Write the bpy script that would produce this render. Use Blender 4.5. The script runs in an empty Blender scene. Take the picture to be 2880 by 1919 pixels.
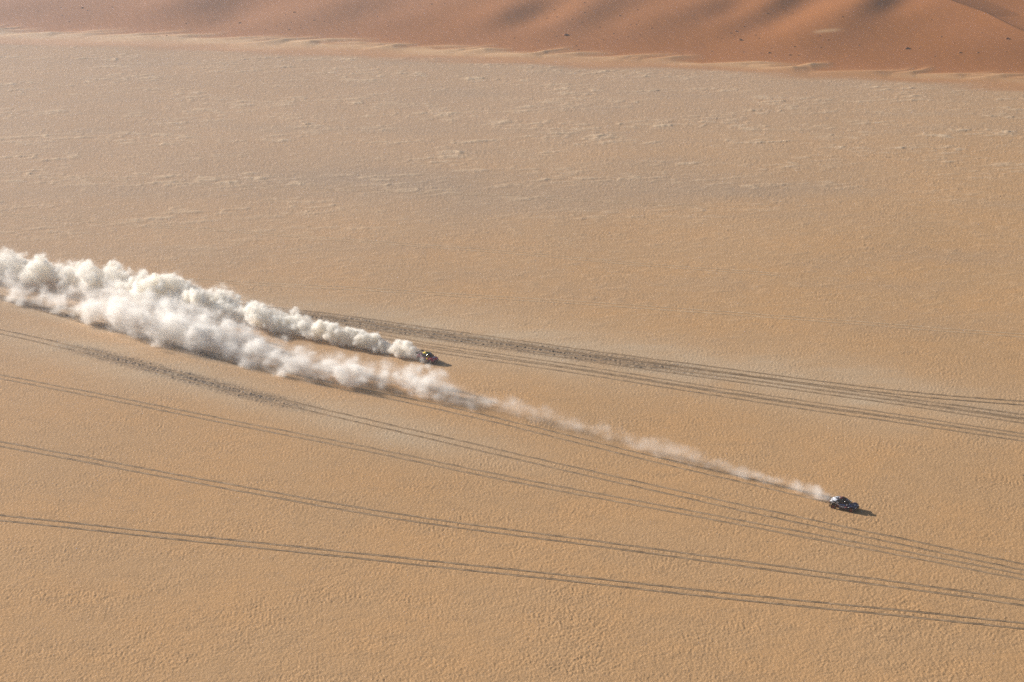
import bpy, math, random
import numpy as np
from mathutils import Vector, Matrix

# ------------------------------------------------------------------ camera, sky, sun, exposure
CAM_H = 120.0
PITCH = math.radians(18.4)
FPX = 5000.0                       # focal length in pixels of the 2880 px wide photograph
W0, H0 = 2880.0, 1919.0
SUN_EL = math.radians(18.5)
SUN_AZ = math.atan2(-0.835, 0.55)  # from +Y, clockwise: behind the scene and to the left

sc = bpy.context.scene
col = sc.collection
cam_data = bpy.data.cameras.new("camera")
cam_data.sensor_width = 36.0
cam_data.lens = 36.0 * FPX / W0
cam_data.clip_start = 1.0
cam_data.clip_end = 20000.0
cam = bpy.data.objects.new("camera", cam_data)
cam.location = (0, 0, CAM_H)
cam.rotation_euler = (math.pi / 2 - PITCH, 0, 0)
col.objects.link(cam)
sc.camera = cam

world = bpy.data.worlds.new("World")
sc.world = world
world.use_nodes = True
wn = world.node_tree
bg = wn.nodes["Background"]
sky = wn.nodes.new("ShaderNodeTexSky")
sky.sky_type = 'NISHITA'
sky.sun_disc = False
sky.sun_elevation = SUN_EL
sky.sun_rotation = SUN_AZ
sky.dust_density = 1.0
wn.links.new(sky.outputs[0], bg.inputs[0])
bg.inputs[1].default_value = 0.05

sun_d = bpy.data.lights.new("sun", 'SUN')
sun_d.energy = 5.0
sun_d.angle = math.radians(0.53)
sun_d.color = (1.0, 0.93, 0.85)
sun = bpy.data.objects.new("sun", sun_d)
to_sun = Vector((math.sin(SUN_AZ) * math.cos(SUN_EL), math.cos(SUN_AZ) * math.cos(SUN_EL), math.sin(SUN_EL)))
sun.rotation_euler = to_sun.to_track_quat('Z', 'Y').to_euler()
sun.location = (-200, 500, 300)
col.objects.link(sun)

sc.view_settings.view_transform = 'Standard'
sc.view_settings.look = 'None'
sc.view_settings.exposure = 0.86
sc.view_settings.gamma = 1.0
sc.view_settings.use_curve_mapping = False
sc.render.engine = 'CYCLES'
cy = sc.cycles
cy.use_denoising = False   # the fine grain of the sand would be smeared
cy.max_bounces = 24
cy.volume_bounces = 24
cy.sample_clamp_indirect = 1.5
cy.transparent_max_bounces = 256
cy.diffuse_bounces = 2
cy.glossy_bounces = 2
cy.volume_step_rate = 1.5
cy.volume_max_steps = 768
cy.use_adaptive_sampling = False

# ------------------------------------------------------------------ helpers
SIN, COS = math.sin(PITCH), math.cos(PITCH)
rng = np.random.default_rng(7)


def ground_xy(px, py, z=0.0):
    """Point of the level z under a pixel of the photograph."""
    px = np.asarray(px, float); py = np.asarray(py, float)
    u = (px - W0 / 2) / FPX
    v = (py - H0 / 2) / FPX
    dy = COS - v * SIN
    dz = -SIN - v * COS
    t = (z - CAM_H) / dz
    return u * t, dy * t


def tag(o, label=None, cat=None, group=None, kind=None):
    if label: o["label"] = label
    if cat: o["category"] = cat
    if group: o["group"] = group
    if kind: o["kind"] = kind
    return o


def link(name, me, mat=None, parent=None, smooth=False):
    o = bpy.data.objects.new(name, me)
    col.objects.link(o)
    if mat is not None and me is not None:
        me.materials.append(mat)
    if parent is not None:
        o.parent = parent
    if smooth:
        me.shade_smooth()
    return o


def empty(name, loc=(0, 0, 0), rz=0.0):
    o = bpy.data.objects.new(name, None)
    o.location = loc
    o.rotation_euler = (0, 0, rz)
    o.empty_display_size = 0.3
    col.objects.link(o)
    return o


def grid_mesh(name, X, Y, Z):
    """Quad mesh from 2D coordinate arrays, built through numpy."""
    nr, nc = X.shape
    me = bpy.data.meshes.new(name)
    co = np.stack([X, Y, Z], -1).reshape(-1, 3).astype(np.float32)
    idx = np.arange(nr * nc).reshape(nr, nc)
    f = np.stack([idx[:-1, :-1], idx[:-1, 1:], idx[1:, 1:], idx[1:, :-1]], -1).reshape(-1, 4)
    me.vertices.add(len(co)); me.vertices.foreach_set("co", co.ravel())
    me.loops.add(f.size); me.loops.foreach_set("vertex_index", f.ravel().astype(np.int32))
    me.polygons.add(len(f))
    me.polygons.foreach_set("loop_start", np.arange(0, f.size, 4, dtype=np.int32))
    me.polygons.foreach_set("loop_total", np.full(len(f), 4, dtype=np.int32))
    me.polygons.foreach_set("use_smooth", np.ones(len(f), dtype=bool))
    me.update(calc_edges=True)
    return me


def set_attr(me, name, arr):
    a = me.attributes.new(name, 'FLOAT', 'POINT')
    a.data.foreach_set("value", np.asarray(arr, np.float32).ravel())


def _h(ix, iy, seed):
    h = (ix.astype(np.int64) * 374761393 + iy.astype(np.int64) * 668265263 + seed * 1442695041) & 0xFFFFFFFF
    h = ((h ^ (h >> 13)) * 1274126177) & 0xFFFFFFFF
    return (h ^ (h >> 16)) & 0xFFFFFFFF


def perlin(x, y, seed=0):
    ix = np.floor(x).astype(np.int64); iy = np.floor(y).astype(np.int64)
    fx = x - ix; fy = y - iy
    u = fx * fx * fx * (fx * (fx * 6 - 15) + 10)
    v = fy * fy * fy * (fy * (fy * 6 - 15) + 10)

    def g(i, j, dx, dy):
        a = _h(i, j, seed).astype(np.float64) * (2 * math.pi / 4294967296.0)
        return np.cos(a) * dx + np.sin(a) * dy
    a = g(ix, iy, fx, fy); b = g(ix + 1, iy, fx - 1, fy)
    c = g(ix, iy + 1, fx, fy - 1); d = g(ix + 1, iy + 1, fx - 1, fy - 1)
    return ((a + u * (b - a)) + v * ((c + u * (d - c)) - (a + u * (b - a)))) * 1.5


def fbm(x, y, seed, octv=3, gain=0.5):
    s = 0; a = 1.0
    for k in range(octv):
        s = s + a * perlin(x * 2 ** k, y * 2 ** k, seed + k * 17)
        a *= gain
    return s


def sstep(a, b, x):
    t = np.clip((x - a) / (b - a), 0, 1)
    return t * t * (3 - 2 * t)


# ------------------------------------------------------------------ tyre tracks: centre lines given on the ground
def path_xy(pts, step=2.0):
    p = np.array(pts, float)
    x, y = ground_xy(p[:, 0], p[:, 1])
    xs = np.arange(x[0], x[-1], step)
    # smooth interpolation (monotone x): Catmull-like via cubic on np.interp then box filter
    ys = np.interp(xs, x, y)
    n = max(3, int(24 / step) | 1)
    pad = n // 2
    yp = np.concatenate([2 * ys[0] - ys[1:pad + 1][::-1], ys, 2 * ys[-1] - ys[-pad - 1:-1][::-1]])
    ys = np.convolve(yp, np.ones(n) / n, 'valid')
    return xs, ys


# (name key, points, gauge, darkness, wobble, label)
TRACKS = [
    ([(-250, 1428), (0, 1456), (600, 1519), (1152, 1577), (1728, 1641), (2200, 1692), (2880, 1761), (3150, 1787)], 1.85, 0.62,
     "pair of thin dark wheel ruts nearest the viewer, lowest in the photo"),
    ([(-250, 1205), (0, 1249), (600, 1359), (1007, 1435), (1400, 1491), (1728, 1534), (2200, 1601), (2880, 1696), (3150, 1733)], 1.85, 0.62,
     "pair of thin dark wheel ruts second from the bottom of the photo"),
    ([(-250, 1012), (0, 1060), (400, 1140), (700, 1198), (1000, 1258), (1400, 1340), (1900, 1435), (2200, 1494), (2880, 1624), (3150, 1676)], 1.75, 0.6,
     "fainter pair of wheel ruts just below the churned dark ruts on the left"),
    ([(-250, 890), (0, 931), (200, 977), (400, 1031), (700, 1110), (1000, 1182), (1400, 1272), (1800, 1364), (2200, 1456), (2880, 1597), (3150, 1650)], 2.15, 1.0,
     "heavy dark wheel ruts with churned gravel between them on the left, below the dust"),
    ([(-250, 775), (0, 836), (106, 868), (191, 888), (297, 921), (450, 962), (700, 1030), (950, 1088), (1208, 1141), (1400, 1184), (1587, 1230), (1867, 1300), (2101, 1354), (2300, 1402), (2352, 1414)], 2.1, 1.0,
     "fresh ruts leading up to the rear wheels of the dark blue rally car"),
    ([(-250, 742), (0, 798), (136, 821), (234, 836), (382, 857), (600, 890), (850, 944), (1000, 973), (1180, 1010)], 1.8, 0.8,
     "fresh ruts under the dust behind the red and yellow rally car"),
    ([(820, 893), (1000, 930), (1200, 968), (1600, 1031), (2000, 1093), (2400, 1153), (2880, 1225), (3150, 1266)], 1.7, 0.6,
     "upper pair of ruts passing just behind the red and yellow rally car"),
    ([(1040, 950), (1200, 983), (1600, 1044), (2000, 1106), (2400, 1167), (2880, 1236), (3150, 1274)], 2.0, 0.75,
     "lower pair of ruts passing closest behind the red and yellow rally car"),
    ([(560, 850), (740, 866), (1000, 895), (1200, 924), (1450, 962), (1700, 1000), (2000, 1037), (2400, 1092), (2650, 1119), (2880, 1134), (3150, 1148)], 2.2, 0.8,
     "topmost dark ruts of the churned band above the red and yellow rally car"),
    ([(560, 858), (740, 876), (1000, 907), (1200, 936), (1450, 975), (1700, 1013), (2000, 1050), (2400, 1106), (2880, 1172), (3150, 1206)], 1.9, 1.0,
     "darkest middle ruts of the churned band above the red and yellow rally car"),
    ([(900, 903), (1200, 943), (1450, 983), (1700, 1021), (2000, 1060), (2400, 1116), (2880, 1186), (3150, 1222)], 1.9, 0.7,
     "lowest ruts of the churned band above the red and yellow rally car"),
]
FAINT = [
    ([(450, 783), (600, 793), (1000, 812), (1400, 836), (2000, 877), (2600, 925), (3100, 960)], 2.0,
     "old pale wheel trace running just above the dust plume"),
    ([(-100, 598), (127, 611), (425, 637), (600, 645), (940, 675), (1400, 708), (1750, 740), (2200, 775)], 1.9,
     "old pale wheel trace halfway between the dust plume and the dune"),
    ([(-100, 490), (0, 496), (297, 506), (600, 522), (940, 533), (1400, 549), (2000, 585)], 1.9,
     "uppermost old pale wheel trace crossing the far plain"),
]
track_xy = [path_xy(t[0]) for t in TRACKS]
faint_xy = [path_xy(t[0]) for t in FAINT]

# ------------------------------------------------------------------ shape of the land
bx, by = ground_xy([-900, -300, 0, 500, 1000, 1340, 1500, 2000, 2280, 2880, 3300, 4200],
                   [70, 80, 88, 106, 124, 142, 152, 176, 196, 222, 240, 280])
fx_, fy_ = ground_xy([-900, -300, 0, 500, 1000, 1500, 2000, 2880, 3300, 4200],
                     [110, 118, 125, 140, 162, 186, 204, 256, 285, 320])


def bound_y(x):
    return np.interp(x, bx, by)


def fringe_y(x):
    return np.interp(x, fx_, fy_)


_fr = random.Random(12)
DRIFTS = []
_x = -420.0
while _x < 520:
    DRIFTS.append((_x, _fr.uniform(22, 58), _fr.uniform(-15, -5), _fr.uniform(1.0, 12.0), _fr.uniform(0.45, 1.0)))
    _x += _fr.uniform(5, 15)


def drifts(x, q):
    """Low tongues of drift sand that climb gently to the right and fade out: height 0..1."""
    out = np.zeros(np.broadcast(x, q).shape)
    near = (q > -32) & (q < 22)
    if not near.any():
        return out
    x_, q_ = np.broadcast_arrays(x, q)
    xi, qi = x_[near], q_[near]
    r = np.zeros(xi.shape)
    for (x0, L, qa, qb, am) in DRIFTS:
        f = (xi - x0) / L
        m = (f > 0) & (f < 1)
        if not m.any(): continue
        fm = f[m]
        qc = qa + (qb - qa) * fm ** 1.5 + 1.2 * np.sin(fm * 7 + x0)
        d = qi[m] - qc
        a = am * np.clip(fm / 0.55, 0, 1) ** 1.1 * np.clip((1 - fm) / 0.42, 0, 1) ** 1.2
        r[m] = np.maximum(r[m], a * np.exp(-np.where(d > 0, d / 2.2, -d / 5.5) ** 1.4))
    out[near] = r
    return out


# smooth hollows and swells on the dune: (px, py, size along the light, size across it, strength)
SWELL = [
    (590, 16, 20, 30, 2.6), (600, 60, 11, 16, 0.9), (1475, 38, 12, 26, 2.4), (1690, 34, 14, 40, 2.2), (2200, 14, 10, 34, 2.3),
    (2030, 20, 12, 22, 2.0), (2490, 10, 9, 24, 2.0), (2330, 30, 16, 30, -1.2), (1020, 25, 18, 34, 1.4), (90, 40, 20, 30, 1.2), (2560, 84, 16, 40, 0.8),
    (1130, 75, 16, 22, 0.9), (210, 60, 15, 28, 0.8), (2420, 66, 18, 60, 1.5), (1890, 60, 22, 50, 1.2), (2080, 60, 10, 30, 0.9),
]
su = np.array([0.835, -0.55])          # the way shadows fall
sw = np.array([0.55, 0.835])


def dune_base(x, y):
    q = y - bound_y(x)
    h = 0.215 * (np.sqrt((q - 8) ** 2 + 220.0) + (q - 8)) / 2
    return 62 * (1 - np.exp(-np.maximum(h, 0) / 62.0))


# world places of the swells: march the pixel ray onto the dune
def on_land(px, py, fn, n=900):
    u = (px - W0 / 2) / FPX; v = (py - H0 / 2) / FPX
    d = np.array([u, COS - v * SIN, -SIN - v * COS])
    t = np.linspace(150, 1800, n * 4)
    X = d[0] * t; Y = d[1] * t; Z = CAM_H + d[2] * t
    hit = np.argmax(Z < fn(X, Y))
    return X[hit], Y[hit], Z[hit]


SW = [(on_land(a, b, dune_base)[:2], s1, s2, k) for a, b, s1, s2, k in SWELL]
R0 = np.array(on_land(2640, -2, dune_base)[:2])
R1 = np.array(on_land(2885, 106, dune_base)[:2])
RD = (R1 - R0) / np.linalg.norm(R1 - R0)
RN = np.array([-RD[1], RD[0]])
if RN[0] < 0: RN = -RN


def land_low(x, y):
    """Everything bigger than a few metres."""
    q = y - bound_y(x)
    h = dune_base(x, y)
    beyond = sstep(0, 45, q)
    for (c, s1, s2, k) in SW:
        a = (x - c[0]) * su[0] + (y - c[1]) * su[1]
        b = (x - c[0]) * sw[0] + (y - c[1]) * sw[1]
        s1 = s1 * 0.85; s2 = s2 * 0.62
        h = h + beyond * (-0.8 * k) * (a / s1) * np.exp(-0.5 * (a / s1) ** 2 - 0.5 * (b / s2) ** 2)
    # sharp crest with a shaded slip face on the far right, a trough behind it, the next dune after that
    d = (x - R0[0]) * RN[0] + (y - R0[1]) * RN[1]
    along = (x - R0[0]) * RD[0] + (y - R0[1]) * RD[1]
    wob = 3.0 * perlin(along / 40.0, along * 0, 3)
    d = d + wob
    CL = np.linalg.norm(R1 - R0)
    fade = 1 - sstep(CL * 1.05, CL * 1.8, along)
    thinner = 1 - 0.35 * np.clip(along / CL, 0, 1.2)
    fade = np.clip(fade, 0.0, 1) * beyond
    face = np.where(d > 0, -0.72 * 21 * (1 - np.exp(-np.maximum(d, 0) / 21.0)) + 0.14 * np.maximum(d - 45, 0) * np.exp(-np.maximum(d - 45, 0) / 90.0), 0)
    rise = np.where(d < 0, 3.0 * np.exp(d / 22.0), 3.0 * np.exp(-np.maximum(d, 0) / 8.0))
    h = h + fade * (face * thinner + rise)
    h = h + beyond * 2.2 * perlin(x / 70.0, y / 90.0, 21) * sstep(10, 120, q)
    far = sstep(180, 700, q)
    h = h + far * 14 * (1 + perlin(x / 260.0, y / 230.0, 40))
    # gentle swell of the plain
    h = h + (1 - beyond) * 0.25 * perlin(x / 45.0, y / 60.0, 11)
    # drift-sand fringe along the foot of the dune
    h = h + 1.25 * drifts(x, q)
    return h


def pale_mask(x, y):
    """Pale drift sand of the fringe."""
    q = y - bound_y(x)
    qf = y - fringe_y(x)
    up = 1 - sstep(-9, -2, q + 4 * perlin(x / 14, y / 7, 8))
    lo = sstep(-4, 24, qf + 8 * perlin(x / 40, y / 14, 9))
    return np.clip(np.maximum(up, drifts(x, q) ** 0.7 * 1.1), 0, 1) * lo * (0.80 + 0.12 * perlin(x / 25, y / 6, 14) + 0.2 * drifts(x, q) - 0.10 * sstep(-60, 110, x))


def dune_mask(x, y):
    q = y - bound_y(x)
    qf = y - fringe_y(x)
    return sstep(-8, 14, qf + 9 * perlin(x / 40, y / 14, 9))


def near_band(x, y, idx, xr, hw, soft):
    xs, ys = track_xy[idx]
    yy = np.interp(x, xs, ys)
    g = np.interp(x, [xr[0] - xr[2], xr[0], xr[1], xr[1] + xr[2]], [0, 1, 1, 0])
    return np.exp(-np.abs((y - yy) / hw) ** soft) * g


# ------------------------------------------------------------------ the ground as one sheet
rows_py = np.linspace(2010, -40, 930)
gx, gy_flat = ground_xy(np.zeros_like(rows_py), rows_py)
y_rows = list(gy_flat[gy_flat < 640])
# beyond the plain the land rises towards the viewer: rows closer together
y = y_rows[-1]
while y < 1080:
    y += 1.15 if y < 980 else 2.0
    y_rows.append(y)
while y < 3600:
    y *= 1.022
    y_rows.append(y)
y_near = list(np.linspace(-600, y_rows[0] - 4, 30))
Yr = np.array(y_near + y_rows)
half = np.maximum(Yr, 205) * 0.288 / COS * 1.03 + 4
tc = np.linspace(-1, 1, 1130)
ext = 1 + np.cumsum(0.004 * 1.115 ** np.arange(62))
tcols = np.concatenate([-ext[::-1], tc, ext])
tcols_max = 3600.0
X = half[:, None] * tcols[None, :]
lim = np.abs(tcols) > 1
# spread the outer columns so that the edge of the sheet is a rectangle at +-3.6 km
outer = (np.abs(tcols) - 1) / (np.abs(tcols).max() - 1)
Xo = np.sign(tcols)[None, :] * (half[:, None] + outer[None, :] * (tcols_max - half[:, None]))
X = np.where(lim[None, :], Xo, X)
Y = np.repeat(Yr[:, None], X.shape[1], 1)

Z = land_low(X, Y)
q = Y - bound_y(X)
plain = 1 - sstep(-25, 0, q)
dune = dune_mask(X, Y)
pale = pale_mask(X, Y)
fine = (np.abs(tcols)[None, :] < 1.25) & (Y > 195) & (Y < 1100)

# corridors of the tracks: flatten the small relief there
corr = np.zeros_like(X)
for (xs, ys), t in zip(track_xy, TRACKS):
    yy = np.interp(X, xs, ys)
    inside = (X > xs[0]) & (X < xs[-1])
    slope = np.interp(X, xs, np.gradient(ys, xs))
    dd = np.abs(Y - yy) / np.sqrt(1 + slope ** 2)
    for s in (0.5,):
        c = np.exp(-((dd - t[1] * s) / 0.42) ** 4) * inside
        corr = np.maximum(corr, c)

# churned ground and settled dust beside the busiest tracks
a0, _ = ground_xy(620, 870); a1, _ = ground_xy(1720, 1005)
ch_a = near_band(X, Y, 9, (-45, 22, 26), 3.6, 3)
ch_b = near_band(X, Y, 3, (-86, -48, 14), 3.0, 3)
ch_c = near_band(X, Y, 4, (-140, -66, 12), 1.6, 4)
ch_d = near_band(X, Y, 9, (75, 140, 20), 3.0, 3) * 0.25
ns = 0.5 + 0.5 * perlin(X / 6.0, Y / 2.5, 33)
churn = np.clip(np.maximum.reduce([ch_a, ch_b, ch_c, ch_d]) * (0.55 + 0.9 * ns), 0, 1)
hw_noise = 1 + 0.25 * perlin(X / 30.0, X * 0 + 1.0, 70)
dust = np.maximum.reduce([
    near_band(X, Y - 2, 9, (-25, 70, 55), 17 * hw_noise, 2.0) * 0.85,
    near_band(X, Y, 3, (-95, -20, 35), 9.5 * hw_noise, 2.0) * 0.8,
    near_band(X, Y, 4, (-140, -66, 30), 6.0 * hw_noise, 2.2) * 0.7])
dust = np.clip(dust * (0.75 + 0.35 * fbm(X / 14, Y / 8, 60, 3)), 0, 1)

# small relief: wind-packed lumps, sastrugi further out, rough dark patches
dirx = X * 0.96 + Y * 0.28; diry = -X * 0.28 + Y * 0.96
# patchiness
patch = 0.5 + 0.5 * np.clip(fbm(X / 16.0, Y / 9.0, 50, 3) * 1.3, -1, 1)
lum = fbm(X / 0.36 + Y * 0.3, Y / 0.62, 80, 2, 0.7) * 1.0
rid = 1 - np.abs(perlin(dirx / 1.9, diry / 0.9, 90)) * 2.2
fade_far = 1 - 0.25 * sstep(330, 560, Y)
amp = (0.013 + 0.021 * patch ** 1.5) * (1 + 0.5 * sstep(380, 560, Y))
small = amp * (lum * 1.7 + 0.22 * rid)
clus = 0.5 + 0.5 * np.clip(fbm(X / 42.0, Y / 20.0, 55, 2) * 1.6, -1, 1)
sas_zone = sstep(400, 540, Y + 0.25 * -X) * plain * (0.12 + 0.88 * sstep(0.40, 0.75, clus))
s1 = perlin(dirx / 6.0 + 0.7 * perlin(X / 5, Y / 5, 2), diry / 1.9, 91)
sas = np.maximum(0, s1 - 0.12) ** 1.0
s2 = perlin(dirx / 13.0, diry / 3.4, 93)
sas2 = np.maximum(0, s2 - 0.2)
small = small + sas_zone * (0.30 * sas + 0.30 * sas2) * (0.5 + np.clip(perlin(X / 2.2, Y / 1.6, 98) + 0.5, 0, 1.2))
mid_zone = sstep(300, 420, Y) * plain * 0.35
small = small + mid_zone * 0.35 * np.maximum(0, perlin(dirx / 5.0, diry / 1.9, 95) - 0.25)
# near hummocks bottom-left
small = small + 0.028 * fbm(dirx / 2.6, diry / 2.0, 97, 3, 0.7) * (1 - sstep(215, 330, Y)) * (0.4 + 0.6 * patch)
small = small * (1 - 0.93 * np.maximum(dune, pale * 0.85))
small = small * (1 + churn * 0.3)
clod = np.maximum(0, fbm(X / 0.55, Y / 0.45, 110, 2)) * 0.26 * churn
Zs = (small + clod) * (1 - 0.9 * corr) - 0.035 * corr
# faint ripples on the dune
Zs = Zs + dune * 0.05 * perlin(X / 1.6 + Y / 3.0, Y / 9.0, 120) * fine
Zs = np.where(fine, Zs, Zs * 0.3)
Z = Z + Zs

ground_me = grid_mesh("ground", X, Y, Z)
set_attr(ground_me, "dune", dune)
psx, psy, _ = on_land(2326, 87, land_low)
pale = np.maximum(pale, 0.75 * np.exp(-((X - psx) / 5.5) ** 4 - ((Y - psy - 0.10 * (X - psx)) / 1.7) ** 2))
set_attr(ground_me, "pale", pale)
set_attr(ground_me, "churn", churn)
set_attr(ground_me, "dustfall", dust)
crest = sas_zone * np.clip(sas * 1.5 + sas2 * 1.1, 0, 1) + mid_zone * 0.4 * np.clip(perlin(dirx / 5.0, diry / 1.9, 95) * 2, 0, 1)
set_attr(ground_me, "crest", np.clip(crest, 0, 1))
set_attr(ground_me, "haze_wash", 0.6 * sstep(140, -320, X + 60 * perlin(X / 90, Y / 60, 77)))  # haze over the left dune put into its colour; also shifts the fringe tint
fargrey = sstep(300, 640, Y - 0.9 * X) * plain * 0.50  # distance haze, stronger on the left, painted into the plain's sand colour
band = np.exp(-((Y - 505 + 0.10 * X + 20 * perlin(X / 60, X * 0 + .5, 4)) / 22.0) ** 2) * sstep(-130, -40, X) * (1 - sstep(40, 130, X)) * 0.42
set_attr(ground_me, "haze_grey", np.clip(fargrey, 0, 1))
set_attr(ground_me, "stony", np.clip(band + 0.25 * np.clip(fbm(X / 60, Y / 22, 130, 2), 0, 1) * sstep(300, 420, Y), 0, 1) * plain)


def N(nt, t, **kw):
    n = nt.nodes.new(t)
    for k, v in kw.items():
        setattr(n, k, v)
    return n


def mixc(nt, fac, a, b, blend='MIX'):
    m = N(nt, "ShaderNodeMix", data_type='RGBA', blend_type=blend)
    for s, v in ((0, fac), (6, a), (7, b)):
        if isinstance(v, (int, float)):
            m.inputs[s].default_value = v
        elif isinstance(v, tuple):
            m.inputs[s].default_value = (*v, 1) if len(v) == 3 else v
        else:
            nt.links.new(v, m.inputs[s])
    return m.outputs[2]


def math_n(nt, op, a, b=None):
    m = N(nt, "ShaderNodeMath", operation=op)
    for i, v in enumerate((a, b)):
        if v is None: continue
        if isinstance(v, (int, float)): m.inputs[i].default_value = v
        else: nt.links.new(v, m.inputs[i])
    return m.outputs[0]


def new_mat(name):
    m = bpy.data.materials.new(name)
    m.use_nodes = True
    nt = m.node_tree
    b = nt.nodes["Principled BSDF"]
    b.inputs["Specular IOR Level"].default_value = 0.1
    return m, nt, b


def attr(nt, name):
    a = N(nt, "ShaderNodeAttribute", attribute_name=name)
    return a.outputs["Fac"]


def noise(nt, vec, scale, detail=2.0, rough=0.5, sc_vec=None):
    n = N(nt, "ShaderNodeTexNoise")
    n.inputs["Scale"].default_value = scale
    n.inputs["Detail"].default_value = detail
    n.inputs["Roughness"].default_value = rough
    if sc_vec is not None:
        mp = N(nt, "ShaderNodeMapping")
        mp.inputs["Scale"].default_value = sc_vec
        nt.links.new(vec, mp.inputs["Vector"])
        vec = mp.outputs[0]
    nt.links.new(vec, n.inputs["Vector"])
    return n.outputs["Fac"]


def ramp(nt, fac, a, b, lo=0.0, hi=1.0):
    m = N(nt, "ShaderNodeMapRange")
    m.interpolation_type = 'SMOOTHSTEP'
    m.inputs["From Min"].default_value = a; m.inputs["From Max"].default_value = b
    m.inputs["To Min"].default_value = lo; m.inputs["To Max"].default_value = hi
    nt.links.new(fac, m.inputs["Value"])
    return m.outputs["Result"]


SAND = (0.515, 0.300, 0.138)
SAND2 = (0.42, 0.258, 0.130)
PALE = (0.74, 0.54, 0.36)
DUNE = (0.36, 0.142, 0.045)
GREY = (0.52, 0.40, 0.27)
DARKG = (0.12, 0.095, 0.075)

gm, nt, b = new_mat("desert_sand")
b.inputs["Roughness"].default_value = 0.95
b.inputs["Specular IOR Level"].default_value = 0.05
pos = N(nt, "ShaderNodeNewGeometry").outputs["Position"]
n_big = noise(nt, pos, 0.045, 3, 0.55)
n_mid = noise(nt, pos, 0.35, 4, 0.6, (0.7, 1.0, 1.0))
n_fin = noise(nt, pos, 2.2, 3, 0.7)
n_grit = noise(nt, pos, 5.5, 2, 0.8)
base = mixc(nt, ramp(nt, n_big, 0.3, 0.7), SAND, (0.48, 0.295, 0.148))
base = mixc(nt, ramp(nt, n_mid, 0.42, 0.72, 0, 0.7), base, SAND2)
base = mixc(nt, ramp(nt, n_fin, 0.50, 0.80, 0, 0.45), base, (0.30, 0.20, 0.12))
base = mixc(nt, ramp(nt, n_grit, 0.56, 0.72, 0, 0.70), base, (0.18, 0.125, 0.08))
base = mixc(nt, ramp(nt, n_grit, 0.44, 0.30, 0, 0.5), base, (0.62, 0.43, 0.26))
base = mixc(nt, ramp(nt, attr(nt, "rough"), 0.45, 1.0, 0, 0.35), base, (0.37, 0.225, 0.11))
base = mixc(nt, attr(nt, "haze_grey"), base, mixc(nt, ramp(nt, n_fin, 0.45, 0.8, 0, 0.5), (0.445, 0.325, 0.235), (0.33, 0.25, 0.185)))
base = mixc(nt, attr(nt, "stony"), base, mixc(nt, ramp(nt, n_fin, 0.4, 0.7), (0.38, 0.29, 0.21), (0.20, 0.155, 0.12)))
base = mixc(nt, attr(nt, "dustfall"), base, mixc(nt, ramp(nt, n_fin, 0.45, 0.75, 0, 0.5), GREY, (0.33, 0.26, 0.19)))
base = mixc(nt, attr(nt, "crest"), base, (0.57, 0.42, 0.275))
ch = math_n(nt, 'MULTIPLY', attr(nt, "churn"), ramp(nt, n_fin, 0.36, 0.62, 0.25, 1.0))
base = mixc(nt, ch, base, DARKG)
palec = mixc(nt, ramp(nt, n_mid, 0.3, 0.7), PALE, (0.66, 0.47, 0.30))
palec = mixc(nt, math_n(nt, "MULTIPLY", attr(nt, "haze_wash"), 1.6), (0.62, 0.385, 0.20), palec)
dunec = mixc(nt, ramp(nt, n_big, 0.3, 0.7), DUNE, (0.37, 0.15, 0.055))
dunec = mixc(nt, ramp(nt, n_fin, 0.45, 0.8, 0, 0.2), dunec, (0.33, 0.15, 0.07))
dunec = mixc(nt, attr(nt, "haze_wash"), dunec, (0.50, 0.29, 0.18))
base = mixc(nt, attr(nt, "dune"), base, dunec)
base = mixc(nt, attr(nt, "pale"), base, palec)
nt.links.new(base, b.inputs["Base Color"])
bm1 = N(nt, "ShaderNodeBump")
bm1.inputs["Strength"].default_value = 0.65
bm1.inputs["Distance"].default_value = 0.10
hgt = math_n(nt, 'ADD', math_n(nt, 'MULTIPLY', n_fin, 0.9), math_n(nt, 'MULTIPLY', n_grit, 0.5))
smooth_f = math_n(nt, 'SUBTRACT', 1.0, math_n(nt, 'MULTIPLY', math_n(nt, 'MAXIMUM', attr(nt, "dune"), attr(nt, "pale")), 0.8))
hgt = math_n(nt, 'MULTIPLY', hgt, smooth_f)
nt.links.new(hgt, bm1.inputs["Height"])
nt.links.new(bm1.outputs[0], b.inputs["Normal"])
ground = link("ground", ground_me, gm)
tag(ground, "sandy desert plain rising into an orange dune at the top of the photo", kind="structure")

# ------------------------------------------------------------------ air
hz_m = bpy.data.materials.new("haze")
hz_m.use_nodes = True
nt = hz_m.node_tree
for n in list(nt.nodes):
    if n.type == 'BSDF_PRINCIPLED': nt.nodes.remove(n)
pv = N(nt, "ShaderNodeVolumePrincipled")
pv.inputs["Color"].default_value = (0.76, 0.84, 1.0, 1)
pv.inputs["Density"].default_value = 0.00026
pv.inputs["Anisotropy"].default_value = 0.84
nt.links.new(pv.outputs[0], nt.nodes["Material Output"].inputs["Volume"])
zb, zt = float(Z.min()) - 1.5, 126.0
me = bpy.data.meshes.new("haze")
xa, ya, yb_ = 3800.0, -800.0, 3800.0
v = [(sx * xa, yy, zz) for zz in (zb, zt) for yy in (ya, yb_) for sx in (-1, 1)]
me.from_pydata(v, [], [(0, 2, 3, 1), (4, 5, 7, 6), (0, 1, 5, 4), (2, 6, 7, 3), (0, 4, 6, 2), (1, 3, 7, 5)])
haze = link("haze", me, hz_m)
tag(haze, kind="stuff")

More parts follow.
